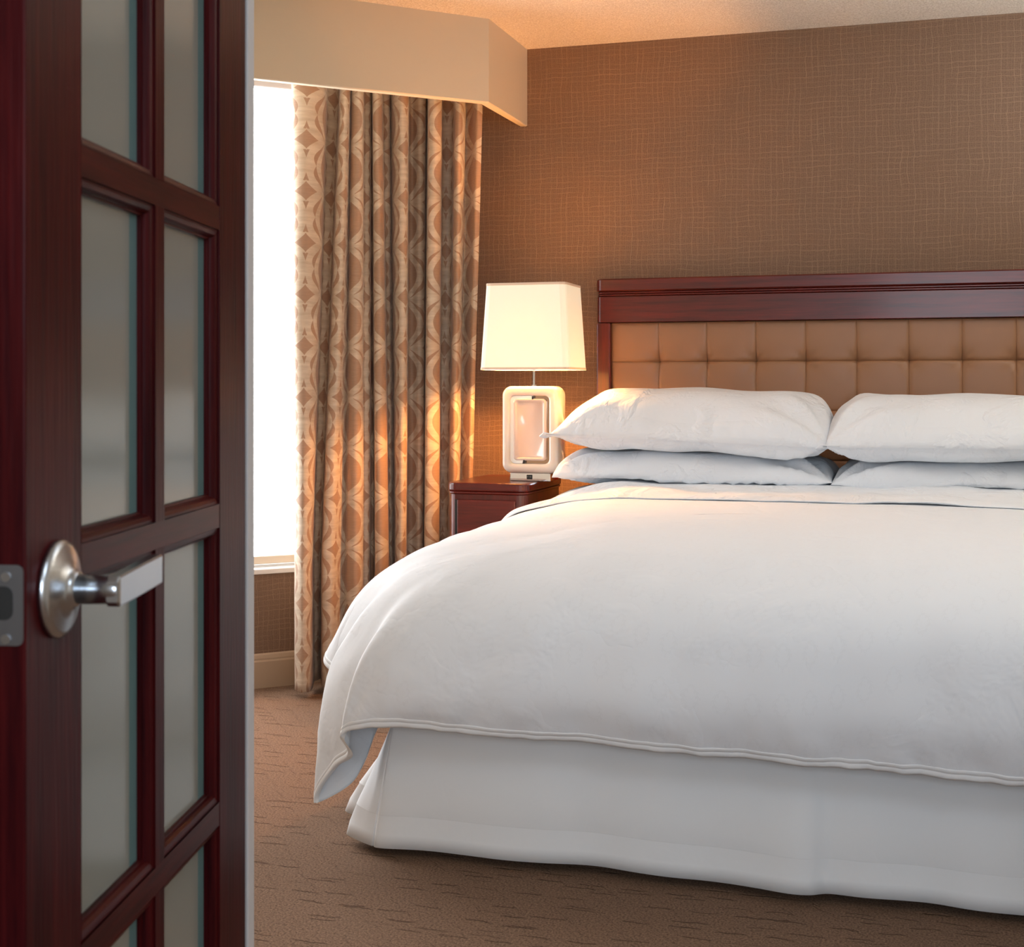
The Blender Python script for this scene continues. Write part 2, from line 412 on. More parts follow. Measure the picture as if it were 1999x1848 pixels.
# remaining room walls
struct(bm_obj('wall_side', boxm(-4.52, -4.4, 1.72, 3.45, 0, CEIL), M['paint']))
struct(bm_obj('wall_right', boxm(2.0, 2.12, 1.74, YH, 0, CEIL), M['paint']))
fw = bmesh.new()
box(fw, -4.4, -1.04, 1.745, 1.872, 0, CEIL); box(fw, .62, 2.0, 1.745, 1.872, 0, CEIL); box(fw, -1.04, .62, 1.745, 1.872, 2.1, CEIL)
struct(bm_obj('wall_front', fw, M['paint']))
struct(bm_obj('trim_1', boxm(-1.038, -.9805, 1.851, 1.872, 0, 2.09, bev=.003), M['jamb']), 'grey painted door jamb beside the glazed door')
lw = bmesh.new(); box(lw, -2.6, -2.48, -2.6, 1.745, 0, CEIL); struct(bm_obj('wall_lounge_left', lw, M['paint']))
lw = bmesh.new(); box(lw, 2.48, 2.6, -2.6, 1.745, 0, CEIL); struct(bm_obj('wall_lounge_right', lw, M['paint']))
lw = bmesh.new(); box(lw, -2.48, 2.48, -2.6, -2.48, 0, CEIL); struct(bm_obj('wall_lounge_rear', lw, M['paint']))
# baseboards
def baseboard(name, L, x0=0):
    prof = [(0, 0), (.016, 0), (.016, .105), (.013, .112), (.013, .118), (.009, .132), (.004, .137), (0, .137)]
    bm = bmesh.new(); prism(bm, prof, lambda p: (x0, p[0], p[1]), lambda p: (L, p[0], p[1])); return bm
o = bm_obj('baseboard_left', baseboard('b', WL), M['trim_tan']); o.location = (-2.17, YH, 0); o.rotation_euler = (0, 0, WR); struct(o, 'tan baseboard under the window')
o = bm_obj('baseboard_back', baseboard('b', 4.1), M['trim_tan']); o.location = (1.98, YH, 0); o.rotation_euler = (0, 0, R(180)); struct(o)
# pelmet: front board parallel to the window wall and a return board to the head wall
PC = Vector((-1.678, 5.09)); PZ = 2.29
pb = bmesh.new()
L = 2.6; d = Vector((-.7071, -.7071)); nrm = Vector((-.7071, .7071)) * .03
out = [PC, PC + d*L, PC + d*L + nrm, PC + Vector((-.03, .0124)), Vector((PC.x-.03, YH)), Vector((PC.x, YH))]
prism(pb, [tuple(q) for q in out], lambda q: (q[0], q[1], PZ), lambda q: (q[0], q[1], CEIL))
bmesh.ops.bevel(pb, geom=[e for e in pb.edges if abs(e.verts[0].co.z-PZ) < 1e-5 and abs(e.verts[1].co.z-PZ) < 1e-5], offset=.004, segments=1, affect='EDGES')
struct(bm_obj('trim_2', pb, M['pelmet']), 'cream boxed pelmet above the window and curtain')

# ------------------------------------------------------------------ curtain
def plan(x, c):       # plan point of the curtain seen at image column x, on the line Y-X=c (blended towards the head wall on the right)
    u = (x-1000)/FPX; dx = -math.sin(PHI) + u*math.cos(PHI); dy = math.cos(PHI) + u*math.sin(PHI)
    t1 = c/(dy-dx); t2 = (5.46 - (7.5-c)*-.9*-1)/dy
    k = 12.0   # smooth minimum
    t = -math.log(math.exp(-k*t1) + math.exp(-k*t2))/k
    return Vector((t*dx, t*dy))
F = [ # x top, x bottom, offset towards the room
 (571,577,.0),(574,579,.05),(600,590,.075),(628,603,.06),(637,608,.02),(640,612,-.04),(655,620,-.05),(664,627,-.06),(668,631,.03),(676,645,.05),(682,655,.045),
 (684,662,.02),(687,672,.0),(690,681,.03),(700,695,.05),(708,706,.04),(711,709,.0),(722,720,-.005),(725,723,-.06),(727,733,-.05),(730,735,.03),(738,745,.045),(744,757,.03),
 (747,760,-.02),(759,764,-.025),(762,771,-.05),(770,773,.0),(777,776,.03),(786,783,.05),(796,791,.04),(799,794,-.03),(808,805,-.035),(820,818,-.02),(830,825,-.03),(832,827,-.07),(836,829,-.06),
 (840,831,.05),(850,843,.06),(860,855,.045),(864,858,-.025),(880,868,-.03),(888,876,-.02),(892,879,.035),(900,886,.04),(907,893,.02),(910,896,-.02),(922,905,-.01),(934,913,.02),(943,919,.015)]
NZ = 70; rows = []; uvr = []; ZT, ZB = 2.44, .028
for i in range(NZ+1):
    q = i/NZ; z = ZT + (ZB-ZT)*q
    ctrl = []
    for j, (xt, xb, n) in enumerate(F):
        qq = min(1, q*1.25)
        x = xt + (xb-xt)*qq + .9*noise.noise(Vector((j*.7, z*1.3, 2)))
        n2 = n*(1 + .25*noise.noise(Vector((j*.45, z*1.1, 9)))) + .006*noise.noise(Vector((j*.3, z*3, 4)))
        ctrl.append(plan(x, 7.5 - n2*(1.8 if n2 > 0 else 2.3)))
    pl = spline(ctrl, 5)
    zz = z
    rows.append([Vector((p.x, p.y, zz + (.012*noise.noise(Vector((p.x*9, p.y*9, 0))) if i == NZ else 0))) for p in pl])
mid = rows[NZ//2]; acc = [0]
for a, c2 in zip(mid, mid[1:]): acc.append(acc[-1] + (c2-a).length)
j0 = 5*2   # a diamond column sits near the free edge
for r in rows: uvr.append([(acc[j] - acc[j0], r[j].z + .03) for j in range(len(r))])
cur = thing('curtain', 'floor-length beige and brown curtain with ovals and diamonds, gathered between window and lamp', 'curtain', (-2.2, 5.25, 0))
o = grid_obj('curtain_panel', [[p - Vector((-2.2, 5.25, 0)) for p in r] for r in rows], M['curtain'], cur, uvr)
sm = o.modifiers.new('s', 'SOLIDIFY'); sm.thickness = .003
tb = bmesh.new()
A = Vector((-2.62, 4.98, 0)) - Vector((-2.2, 5.25, 0)); B2 = Vector((-2.0, 5.56, 0)) - Vector((-2.2, 5.25, 0))
cyl(tb, (A.x, A.y, 2.46), (B2.x, B2.y, 2.46), .012, n=12)
bm_obj('curtain_rail', tb, M['sill'], cur)
for q in (.1, .5, .9):
    P_ = A.lerp(B2, q); bm_obj('rail_bracket', boxm(P_.x-.008, P_.x+.008, P_.y-.008, P_.y+.008, 2.46, CEIL), M['sill'], cur)

# ------------------------------------------------------------------ headboard
HX0, HX1 = -1.363, .50; HY = 5.6
hb = thing('headboard', 'cherry wood headboard with tan button-tufted leather, fixed behind the pillows', 'headboard', (-.43, 5.595, 0))
ox, oy = -.43, 5.595
def HBX(*a, **k):
    x0, x1, y0, y1, z0, z1 = a; return boxm(x0-ox, x1-ox, y0-oy, y1-oy, z0, z1, **k)
def rounded_bar(x0, x1, y0, y1, z0, z1, r, bev=.003):
    pts = []
    for cx, a0 in ((x0+r, 180), (x1-r, 270)):
        for k in range(7):
            a = R(a0 + 90*k/6); pts.append((cx + r*math.cos(a), y0 + r + r*math.sin(a)))
    pts += [(x1, y1), (x0, y1)]
    bm = bmesh.new()
    rings = []
    for z, ins in ((z0, bev), (z0+bev, 0), (z1-bev, 0), (z1, bev)):
        rings.append([(p[0]+(ins if p[0] < (x0+x1)/2 else -ins)-ox, min(p[1]+ins, y1)-oy, z) for p in pts])
    return loft(bm, rings, True, True)
bm_obj('top_cap', rounded_bar(HX0, HX1, 5.503, 5.595, 1.592, 1.643, .03, .005), M['cherry_x'], hb)
for z in (1.574, 1.583):
    bm_obj('bead', rounded_bar(HX0+.004, HX1-.004, 5.508, 5.595, z, z+.0075, .026, .0025), M['cherry_x'], hb)
bm_obj('top_rail', rounded_bar(HX0+.002, HX1-.002, 5.512, 5.595, 1.468, 1.573, .022, .002), M['cherry_x'], hb)
bm_obj('stile', HBX(HX0+.002, -1.304, 5.512, 5.595, .12, 1.467, bev=.006), M['cherry_z'], hb)
bm_obj('stile', HBX(.441, HX1-.002, 5.512, 5.595, .12, 1.467, bev=.006), M['cherry_z'], hb)
bm_obj('bottom_rail', HBX(-1.303, .44, 5.53, 5.595, .30, .43, bev=.004), M['cherry_x'], hb)
bm_obj('back_board', HBX(-1.303, .44, 5.572, 5.594, .43, 1.467), M['dark_metal'], hb)
# tufted squares
TS = .192; TX0 = -1.3037
def tuft_mesh(w, h, pin, name):      # pin: which corners are pulled in (x0z0,x1z0,x0z1,x1z1)
    n = 18; vs = []; fs = []
    for j in range(n+1):
        for i in range(n+1):
            u, v = i/n, j/n
            # crowd vertices at the borders
            cu = .5-.5*math.cos(math.pi*u); cv = .5-.5*math.cos(math.pi*v)
            x, z = cu*w, cv*h
            e = min(x, w-x); f = min(z, h-z)
            seam = .0032*(math.exp(-e/.003) + math.exp(-f/.003))
            y = -.010*(math.sin(math.pi*cu)**.35)*(math.sin(math.pi*cv)**.35)*.35 - .008
            y += seam
            for k, (cx, cz) in enumerate(((0, 0), (w, 0), (0, h), (w, h))):
                if pin[k]:
                    dx, dz = abs(x-cx), abs(z-cz)
                    r = math.hypot(dx, dz)
                    y += .026*math.exp(-r/.022)
                    ang = math.atan2(dz, dx+1e-6)
                    y += .0022*math.cos(ang*8)*math.exp(-((r-.03)/.025)**2)
            vs.append((x, y, z))
    for j in range(n):
        for i in range(n): a = j*(n+1)+i; fs.append((a, a+1, a+n+2, a+n+1))
    me = bpy.data.meshes.new(name); me.from_pydata(vs, [], fs); me.materials.append(M['leather'])
    for f in me.polygons: f.use_smooth = True
    return me
rowz = [(1.31, 1.467), (1.118, 1.31), (.926, 1.118), (.734, .926), (.542, .734)]
for ri, (z0, z1) in enumerate(rowz):
    cache = {}
    for k in range(9):
        up = ri > 0; key = (k > 0, k < 8, up)
        if key not in cache: cache[key] = tuft_mesh(TS+.0012, z1-z0, (k > 0, k < 8, k > 0 and up, k < 8 and up), 'leather_square')
        q = bpy.data.objects.new('leather_square', cache[key]); C.objects.link(q); q.parent = hb
        q.location = (TX0 + k*TS - .0006 - ox, 5.545-oy, z0)

# ------------------------------------------------------------------ bed base
BX0, BX1, BY0, BY1 = -1.36, .50, 3.40, 5.50
CX = -.43
bed = thing('bed', 'king bed base and mattress under the white bedding, in front of the headboard', 'bed', (CX, 4.45, 0))
def BB(x0, x1, y0, y1, z0, z1, **k): return boxm(x0-CX, x1-CX, y0-4.45, y1-4.45, z0, z1, **k)
bm_obj('mattress', BB(BX0+.02, BX1-.02, BY0+.02, BY1-.01, .44, .69, bev=.05, seg=4), M['mattress'], bed, True)
bm_obj('box_spring', BB(BX0+.02, BX1-.02, BY0+.03, BY1-.01, .17, .438, bev=.02), M['mattress'], bed)
bm_obj('bed_frame', BB(BX0+.06, BX1-.06, BY0+.12, BY1-.03, .1, .168), M['dark_metal'], bed)
for x in (BX0+.14, CX, BX1-.14):
    for y in (BY0+.25, 4.45, BY1-.2): bm_obj('leg', BB(x-.025, x+.025, y-.025, y+.025, 0, .1), M['dark_metal'], bed)

# bed skirt: hem plan line, flaring at the corner
sk_bot = [(-1.40,5.45),(-1.42,5.1),(-1.46,4.8),(-1.42,4.5),(-1.47,4.2),(-1.43,4.0),(-1.50,3.84),(-1.60,3.70),(-1.615,3.62),(-1.55,3.58),(-1.475,3.53),(-1.50,3.475),(-1.532,3.447),(-1.48,3.405),(-1.43,3.375),(-1.425,3.378),(-1.415,3.365),(-1.38,3.362),
          (-1.2,3.372),(-1.0,3.368),(-.85,3.378),(-.7,3.366),(-.55,3.372),(-.44,3.358),(-.36,3.342),(-.315,3.346),(-.27,3.366),(-.18,3.358),(-.05,3.37),(.1,3.36),(.3,3.37),(.44,3.362),(.50,3.375),(.56,3.42),(.52,3.5),(.54,3.8),(.51,4.2),(.53,4.6),(.51,5.0),(.52,5.45)]
def sk_top(p):
    x = min(max(p[0], -1.366), .506); y = max(p[1], 3.392)
    if p[1] < 3.5 and -1.36 < p[0] < .50: y = 3.392 + (p[1]-3.36)*.3
    return (x, y)
lv = [(.43, 0), (.36, .15), (.28, .38), (.19, .62), (.11, .84), (.1085, .848), (.107, .845), (.06, .95), (.026, 1.0)]
bots = spline([Vector((a, c2, 0)) for a, c2 in sk_bot], 8)
rows = []
for z, k in lv:
    r = []
    for i, p_ in enumerate(bots):
        tx, ty = sk_top(p_)
        kk = k**1.15
        x = tx + (p_.x-tx)*kk; y = ty + (p_.y-ty)*kk
        nn = (.012*noise.noise(Vector((p_.x*3.2, p_.y*3.2, z*2))) + .004*noise.noise(Vector((p_.x*9, p_.y*9, z*4)))) * k + (.0008 if .105 < z < .1088 else 0)
        dz = (.006*noise.noise(Vector((p_.x*3, p_.y*3, 5))) - (.012 if -.46 < p_.x < -.32 and p_.y < 3.4 else 0)*0) * k
        r.append(Vector((x-CX, y+nn-4.45, z+dz)))
    rows.append(r)
sk = grid_obj('bed_skirt', rows, M['skirt']); sk.location = (CX, 4.45, 0)
tag(sk, 'plain white bed skirt with a corner pleat, hanging just above the carpet', 'bed skirt')
sm = sk.modifiers.new('s', 'SOLIDIFY'); sm.thickness = .0025
# ------------------------------------------------------------------ duvet
def zt(x, y):
    z = .79 + (.062)*max(0, min(1, (y-3.75)/1.2))
    return z
cols = []
def add(*p): cols.append([Vector(q) for q in p])
# levels: spine, top inner, top edge, shoulder, upper drop, mid drop, lower drop, hem   (left side, from head to foot)
def left(y, s1, s2, m1, m2, m3, h, yy=None):
    t = zt(0, y)
    add((CX, max(y, 4.3), zt(0, max(y, 4.3))+.008), (-.85, y if y > 4.3 else 4.3+(y-4.3)*.45, t+.01), (-1.15, y, t), (s1[0], y, s1[1]), (s2[0], y, s2[1]), (m1[0], y, m1[1]), (m2[0], y, m2[1]), (m3[0], y, m3[1]), (h[0], y, h[1]))
left(5.3, (-1.27,.832),(-1.36,.80),(-1.385,.74),(-1.395,.66),(-1.40,.57),(-1.405,.49))
left(5.0, (-1.27,.832),(-1.37,.80),(-1.41,.74),(-1.42,.66),(-1.425,.57),(-1.43,.49))
left(4.75, (-1.29,.815),(-1.39,.785),(-1.43,.73),(-1.45,.65),(-1.465,.56),(-1.475,.48))
left(4.45, (-1.31,.80),(-1.43,.765),(-1.49,.705),(-1.53,.63),(-1.56,.545),(-1.58,.47))
left(4.1, (-1.32,.785),(-1.45,.755),(-1.53,.695),(-1.585,.62),(-1.62,.54),(-1.645,.455))
left(3.85, (-1.32,.78),(-1.45,.75),(-1.535,.69),(-1.60,.62),(-1.65,.53),(-1.69,.44))
add((CX,4.3,zt(0,4.3)+.008),(-.85,4.06,.808),(-1.13,3.78,.79),(-1.31,3.68,.775),(-1.43,3.66,.742),(-1.52,3.65,.69),(-1.59,3.65,.62),(-1.65,3.66,.53),(-1.70,3.67,.435))
add((CX,4.3,zt(0,4.3)+.008),(-.84,4.03,.809),(-1.12,3.72,.79),(-1.29,3.60,.772),(-1.40,3.565,.738),(-1.475,3.54,.685),(-1.53,3.53,.61),(-1.55,3.50,.50),(-1.545,3.50,.40))
add((CX,4.3,zt(0,4.3)+.008),(-.835,4.01,.81),(-1.11,3.68,.79),(-1.27,3.55,.77),(-1.375,3.50,.735),(-1.44,3.475,.68),(-1.485,3.46,.60),(-1.485,3.45,.47),(-1.455,3.44,.32))
add((CX,4.3,zt(0,4.3)+.008),(-.83,3.995,.81),(-1.10,3.65,.79),(-1.25,3.52,.768),(-1.355,3.465,.732),(-1.43,3.43,.675),(-1.505,3.415,.58),(-1.56,3.405,.44),(-1.490,3.395,.19))
add((CX,4.3,zt(0,4.3)+.008),(-.82,3.985,.81),(-1.09,3.63,.79),(-1.23,3.50,.767),(-1.34,3.44,.73),(-1.415,3.40,.672),(-1.495,3.38,.57),(-1.568,3.37,.40),(-1.578,3.33,.14))
add((CX,4.3,zt(0,4.3)+.008),(-.81,3.975,.81),(-1.08,3.61,.79),(-1.215,3.48,.766),(-1.31,3.41,.727),(-1.38,3.36,.665),(-1.44,3.33,.56),(-1.50,3.32,.43),(-1.515,3.31,.235))
add((CX,4.3,zt(0,4.3)+.008),(-.80,3.968,.81),(-1.07,3.60,.79),(-1.19,3.46,.765),(-1.28,3.38,.725),(-1.345,3.325,.66),(-1.39,3.285,.56),(-1.43,3.275,.43),(-1.448,3.27,.285))
add((CX,4.3,zt(0,4.3)+.008),(-.79,3.96,.811),(-1.05,3.58,.79),(-1.16,3.44,.763),(-1.24,3.345,.72),(-1.31,3.28,.655),(-1.375,3.235,.56),(-1.42,3.22,.45),(-1.447,3.22,.345))
add((CX,4.3,zt(0,4.3)+.008),(-.775,3.955,.811),(-1.02,3.585,.79),(-1.11,3.43,.762),(-1.18,3.32,.715),(-1.25,3.255,.65),(-1.32,3.22,.56),(-1.375,3.21,.45),(-1.405,3.215,.368))
def foot(x, hz, hy=3.245, xt=None):
    xt = x if xt is None else xt
    L_ = lambda k: xt + (x-xt)*k
    add((CX, 4.3, zt(0,4.3)+.008), (xt+(CX-xt)*.25, 3.95, .812), (xt+(CX-xt)*.08, 3.60, .792), (xt, 3.45, .770), (L_(.3), 3.325, .722), (L_(.55), 3.245, .65), (L_(.8), 3.212, .56), (L_(.95), 3.205, .46), (x, hy, hz))
foot(-1.30,.384,3.225,-1.00); foot(-1.16,.377,3.235,-.91); foot(-.98,.368,3.245,-.80); foot(-.77,.366,3.245,-.66); foot(-.55,.362,3.245,-.51); foot(-.35,.360); foot(-.12,.357); foot(.1,.352,3.245,.06); foot(.3,.352,3.245,.2)
add((CX,4.3,zt(0,4.3)+.008),(.045,3.97,.81),(.22,3.62,.79),(.32,3.48,.765),(.40,3.36,.72),(.46,3.29,.65),(.50,3.25,.56),(.53,3.24,.45),(.55,3.25,.34))
add((CX,4.3,zt(0,4.3)+.008),(.05,4.03,.81),(.26,3.68,.79),(.40,3.58,.765),(.50,3.50,.72),(.56,3.46,.65),(.60,3.42,.56),(.64,3.38,.45),(.66,3.35,.30))
for y in (3.9, 4.4, 5.0, 5.3):
    t = zt(0, y)
    add((CX, max(y, 4.3), zt(0, max(y,4.3))+.008), (.05, y if y > 4.3 else 4.3+(y-4.3)*.45, t+.01), (.28, y, t), (.42, y, .78), (.52, y, .74), (.58, y, .68), (.62, y, .61), (.65, y, .53), (.67, y, .44))
for k in range(10):      # fan of the corner columns across the top
    cols[5+k][1] = Vector((-.85, 4.21, .82)).lerp(Vector((-.857, 3.95, .812)), (k+1)/11)
for c_ in cols:
    c_[0].z = zt(0, c_[0].y)+.010; c_[1].z = zt(0, c_[1].y)+.009
SUBC, SUBR = 12, 6
# interpolate along columns for each level, then along levels
nl = len(cols[0]); lev = [spline([c_[k] for c_ in cols], SUBC) for k in range(nl)]
for p_ in lev[0]:
    if p_.y <= 4.3: p_.y = 4.3; p_.z = zt(0, 4.3)+.010
surf = []
for j in range(len(lev[0])): surf.append(spline([lev[k][j] for k in range(nl)], SUBR))
nj = len(surf); ni = len(surf[0])
from math import exp
nr_ = []
for j in range(nj):
    row = []
    for i in range(ni):
        a = surf[min(j+1, nj-1)][i]-surf[max(j-1, 0)][i]; b2 = surf[j][min(i+1, ni-1)]-surf[j][max(i-1, 0)]
        n = a.cross(b2); n = n.normalized() if n.length > 1e-9 else Vector((0, 0, 1)); row.append(n)
    nr_.append(row)
sgn = 1 if nr_[nj//2][3*SUBR].z > 0 else -1
out = []; duv = []
cum = 0; ucol = []
for j in range(nj):
    if j: cum += (surf[j][4*SUBR]-surf[j-1][4*SUBR]).length
    ucol.append(cum)
for j in range(nj):
    row = []; ru = []; L = 0
    for i in range(ni):
        p_ = surf[j][i].copy(); lvl = i/SUBR
        if i: L += (surf[j][i]-surf[j][i-1]).length
        drop = max(0, min(1, (lvl-2.5)/4.0))
        n = nr_[j][i]*sgn
        fold = noise.noise(Vector((ucol[j]*5.5 + .25*p_.z, p_.z*.9, 3.3)))*.026 + noise.noise(Vector((ucol[j]*11, p_.z*3.5, 8)))*.009
        puck = noise.noise(Vector((ucol[j]*26, p_.z*14, 1)))*.008*exp(-((8-lvl)/.9)**2)
        top = noise.noise(Vector((p_.x*2.4, p_.y*2.4, 0)))*.006 + noise.noise(Vector((p_.x*7, p_.y*5, 4)))*.0022
        amp = min(1, lvl/1.5)**2
        hemfade = 1 if lvl < 7.6 else .75
        p_ = p_ + n*((fold*drop*hemfade + puck*drop + top*(1-drop))*amp)
        row.append(Vector((p_.x-CX, p_.y-4.3, p_.z))); ru.append((p_.x if lvl < 0 else ucol[j], L))
    out.append(row); duv.append(ru)
dv = grid_obj('duvet', out, M['duvet'], None, duv); dv.location = (CX, 4.3, 0)
tag(dv, 'thick white duvet with faint leaf sprigs, draped over the foot of the bed', 'duvet')
if sgn > 0: dv.data.flip_normals()
bw = bmesh.new(); bw.from_mesh(dv.data); bmesh.ops.remove_doubles(bw, verts=bw.verts, dist=.0008)
bmesh.ops.dissolve_degenerate(bw, edges=bw.edges, dist=1e-5); bmesh.ops.recalc_face_normals(bw, faces=bw.faces)
up = sum(f.normal.z*f.calc_area() for f in bw.faces)
if up < 0: bmesh.ops.reverse_faces(bw, faces=bw.faces)
bw.to_mesh(dv.data); bw.free()
# flat edge seam on the hem
# stitched hem strip along the lower edge (a part)
hem = []
for j in range(nj):
    a, b2 = out[j][-1], out[j][-2]; dr = (b2-a).normalized(); n = nr_[j][-1]*sgn
    hem.append([a + dr*.0205 - n*.001, a + dr*.020 + n*.0008, a + dr*.018 + n*.0016, a + dr*.0105 + n*.0016, a + dr*.0095 + n*.0006, a + dr*.0085 + n*.0016, a + dr*.0 + n*.0018, a - dr*.006 + n*.001, a - dr*.005 - n*.012])
ho = grid_obj('hem', hem, M['skirt'], dv)
# ------------------------------------------------------------------ folded-back sheet on top
def top_pt(x, y, lift):
    z = zt(x, y) + .006
    return z + lift
ys = [5.24, 5.14, 5.05, 4.97, 4.91, 4.85, 4.80, 4.75, 4.70, 4.66, 4.62, 4.59, 4.57, 4.562, 4.562, 4.57]
def col_at(js, y):
    for a, b2 in zip(js, js[1:]):
        ya, yb = surf[a][5*SUBR].y, surf[b2][5*SUBR].y
        if (ya-y)*(yb-y) <= 0 and ya != yb:
            f = (y-ya)/(yb-ya)
            return [(out[a][i].lerp(out[b2][i], f) + Vector((CX, 4.3, 0)), nr_[a][i].lerp(nr_[b2][i], f)*sgn) for i in range(ni)]
LJ = list(range(0, 5*SUBC)); RJ = list(range(nj-1, nj-4*SUBC, -1))
rows = []
for iy, y in enumerate(ys):
    lc = [q for i, q in enumerate(col_at(LJ, y)) if 0 <= i <= 7*SUBR+2]; rc = [q for i, q in enumerate(col_at(RJ, y)) if 1 <= i <= 7*SUBR]
    lc = lc[::-1]; line = lc
    line = lc + rc
    # resample evenly
    d_ = [0]
    for a, b2 in zip(line, line[1:]): d_.append(d_[-1] + (b2[0]-a[0]).length)
    N_ = 110; r = []; k = 0
    for m_ in range(N_+1):
        t = d_[-1]*m_/N_
        while k < len(line)-2 and d_[k+1] < t: k += 1
        f = (t-d_[k])/max(1e-6, d_[k+1]-d_[k]); p_ = line[k][0].lerp(line[k+1][0], f); n = line[k][1].lerp(line[k+1][1], f).normalized()
        lift = .005 if iy < 13 else (.003, .001, -.003)[iy-13]
        wr = abs(noise.noise(Vector((t*2.6 + y*2.5, y*11, 1))))*.028 + abs(noise.noise(Vector((t*6 - y*3, y*24, 2))))*.010
        if iy >= 12: wr *= .5
        wob = (.035*noise.noise(Vector((t*1.7, 0, 7))) + .010*noise.noise(Vector((t*8, 0, 3))))*min(1, iy/9)
        r.append(p_ + n*(lift+wr) + Vector((-CX, wob-4.85, 0)))
    rows.append(r)
sh = grid_obj('top_sheet', rows, M['sheet']); sh.location = (CX, 4.85, 0); sh.data.flip_normals()
tag(sh, 'white top sheet folded back over the duvet in front of the pillows', 'sheet')
ssd = sh.modifiers.new('sub', 'SUBSURF'); ssd.levels = 1; ssd.render_levels = 1
sm = sh.modifiers.new('s', 'SOLIDIFY'); sm.thickness = .002

# ------------------------------------------------------------------ pillows
def pillow(name, loc, w, d, th, thb, tilt, yaw, roll, seed, label, group, flange=True, sag=0, blunt=(0, 0), vb=0):
    n = 56; m2 = 40
    root = thing(name, label, 'pillow', loc, yaw, group); root.rotation_euler = (tilt, roll, yaw)
    def P(u, v, side):
        au, av = abs(u), abs(v)
        # outline: edges bow in between the pulled corners
        ex = 1 - .045*(1-av**2)*max(0, 1-(blunt[0] if u < 0 else blunt[1])); ey = 1 - .07*(1-au**2)
        x = u*w/2*ex; y = v*d/2*ey
        full = blunt[0] if u < 0 else blunt[1]
        pu_ = 2.8 + full*(2.2+2.4*(v+1)/2); eu = max(.32, .75-.27*full)
        h = (max(0, 1-au**pu_)**eu)*(max(0, 1-(av**(2.3+vb)))**(.60-.04*vb)) if side > 0 else (max(0, 1-au**5)**.7)*(max(0, 1-av**6)**.5)
        # flatter near the corners
        h *= 1-.25*(au*av)**2
        z = (th if side > 0 else -thb)*h
        e = max(au, av)
        nzx = noise.noise(Vector((u*2.2+seed, v*1.6, side*3)))*.020
        # creases running from the corners
        cr_ = 0
        for sx in (-1, 1):
            for sy in (-1, 1):
                rx, ry = (sx-u)*w/2, (sy-v)*d/2; rr = math.hypot(rx, ry); an = math.atan2(ry, rx)
                cr_ += .015*math.sin(an*9+seed+sx)*math.exp(-((rr-.15)/.11)**2)
        gather = .005*math.sin(u*70+3*math.sin(u*9+seed))*math.exp(-((1-av)/.10)**2)
        z += side*(nzx + cr_*.8 + gather)*min(1, h*3)
        z -= sag*(u*u)*(1 if True else 0)
        return Vector((x, y, z))
    for side, pn in ((1, 'pillow_top'), (-1, 'pillow_underside')):
        pass
    vs = []; fs = []
    def mp(k, n): 
        t = -1 + 2*k/n; return math.sin(t*math.pi/2)*.85 + t*.15
    top = [[P(mp(i, n), mp(j, m2), 1) for i in range(n+1)] for j in range(m2+1)]
    bot = [[P(mp(i, n), mp(j, m2), -1) for i in range(n+1)] for j in range(m2+1)]
    bm = bmesh.new()
    for g, flip in ((top, False), (bot, True)):
        vv = [[bm.verts.new(p) for p in r] for r in g]
        for j in range(m2):
            for i in range(n):
                q = (vv[j][i], vv[j][i+1], vv[j+1][i+1], vv[j+1][i]); bm.faces.new(q[::-1] if flip else q)
    bmesh.ops.remove_doubles(bm, verts=bm.verts, dist=.0006)
    case = bm_obj('pillow_case', bm, M['pillow'], root, True)
    # hem band: a slightly raised strip running along the front edge
    if flange:
        st_ = []
        for i in range(n+1):
            u = mp(i, n)*.985
            st_.append([P(u, v, 1) + Vector((0, -(.0 if v > -.93 else .007 + .0035*math.sin(i*2.3+seed)), .002)) for v in (-.90, -.935, -.95, -.97, -.985)] + [P(u, -1, 1)+Vector((0, -.011 - .002*math.sin(i*1.7), .003)), P(u, -1, 1)+Vector((0, -.006, -.002)), P(u, -.985, -1)+Vector((0, .002, -.000))])
        grid_obj('hem_band', st_, M['pillow'], root)
        ear = bmesh.new()
        for sx in (-1,):
            c0 = P(sx, -1, 1)
            pts = [c0+Vector((.05, -.012, .006)), c0+Vector((-.012, -.016, .012)), c0+Vector((-.030, -.006, -.002)), c0+Vector((-.016, .018, -.01)), c0+Vector((.03, .03, .004))]
            a = [ear.verts.new(p) for p in pts]; b3 = [ear.verts.new(p-Vector((0, 0, .004))) for p in pts]
            ear.faces.new(a[::-1]); ear.faces.new(b3)
            for i in range(5): ear.faces.new((a[i], a[(i+1) % 5], b3[(i+1) % 5], b3[i]))
        bm_obj('corner_flange', ear, M['pillow'], root, True)
    return root
pillow('pillow', (-.880, 5.165, .888), .99, .54, .098, .012, R(1), 0, R(0), 1, 'lower white pillow of the left stack, lying on the folded sheet', None, False, .0, (1.7, .6), 1.8)
pillow('pillow', (.085, 5.165, .882), .95, .54, .094, .012, R(1), 0, R(0), 5, 'lower white pillow of the right stack, lying on the folded sheet', None, False, .0, (.8, .3), 1.8)
pillow('pillow', (-.893, 5.15, 1.034), .985, .56, .168, .048, R(3), R(1.5), R(2), 2, 'upper white pillow of the left stack, its corner pointing at the lamp', None, True, .0, (.4, 1.7), .2)
pillow('pillow', (.088, 5.14, 1.020), .985, .56, .162, .048, R(3), R(-.5), R(0), 9, 'upper white pillow of the right stack, cut off by the right edge of the photo', None, True, .0, (1.6, 0), .2)

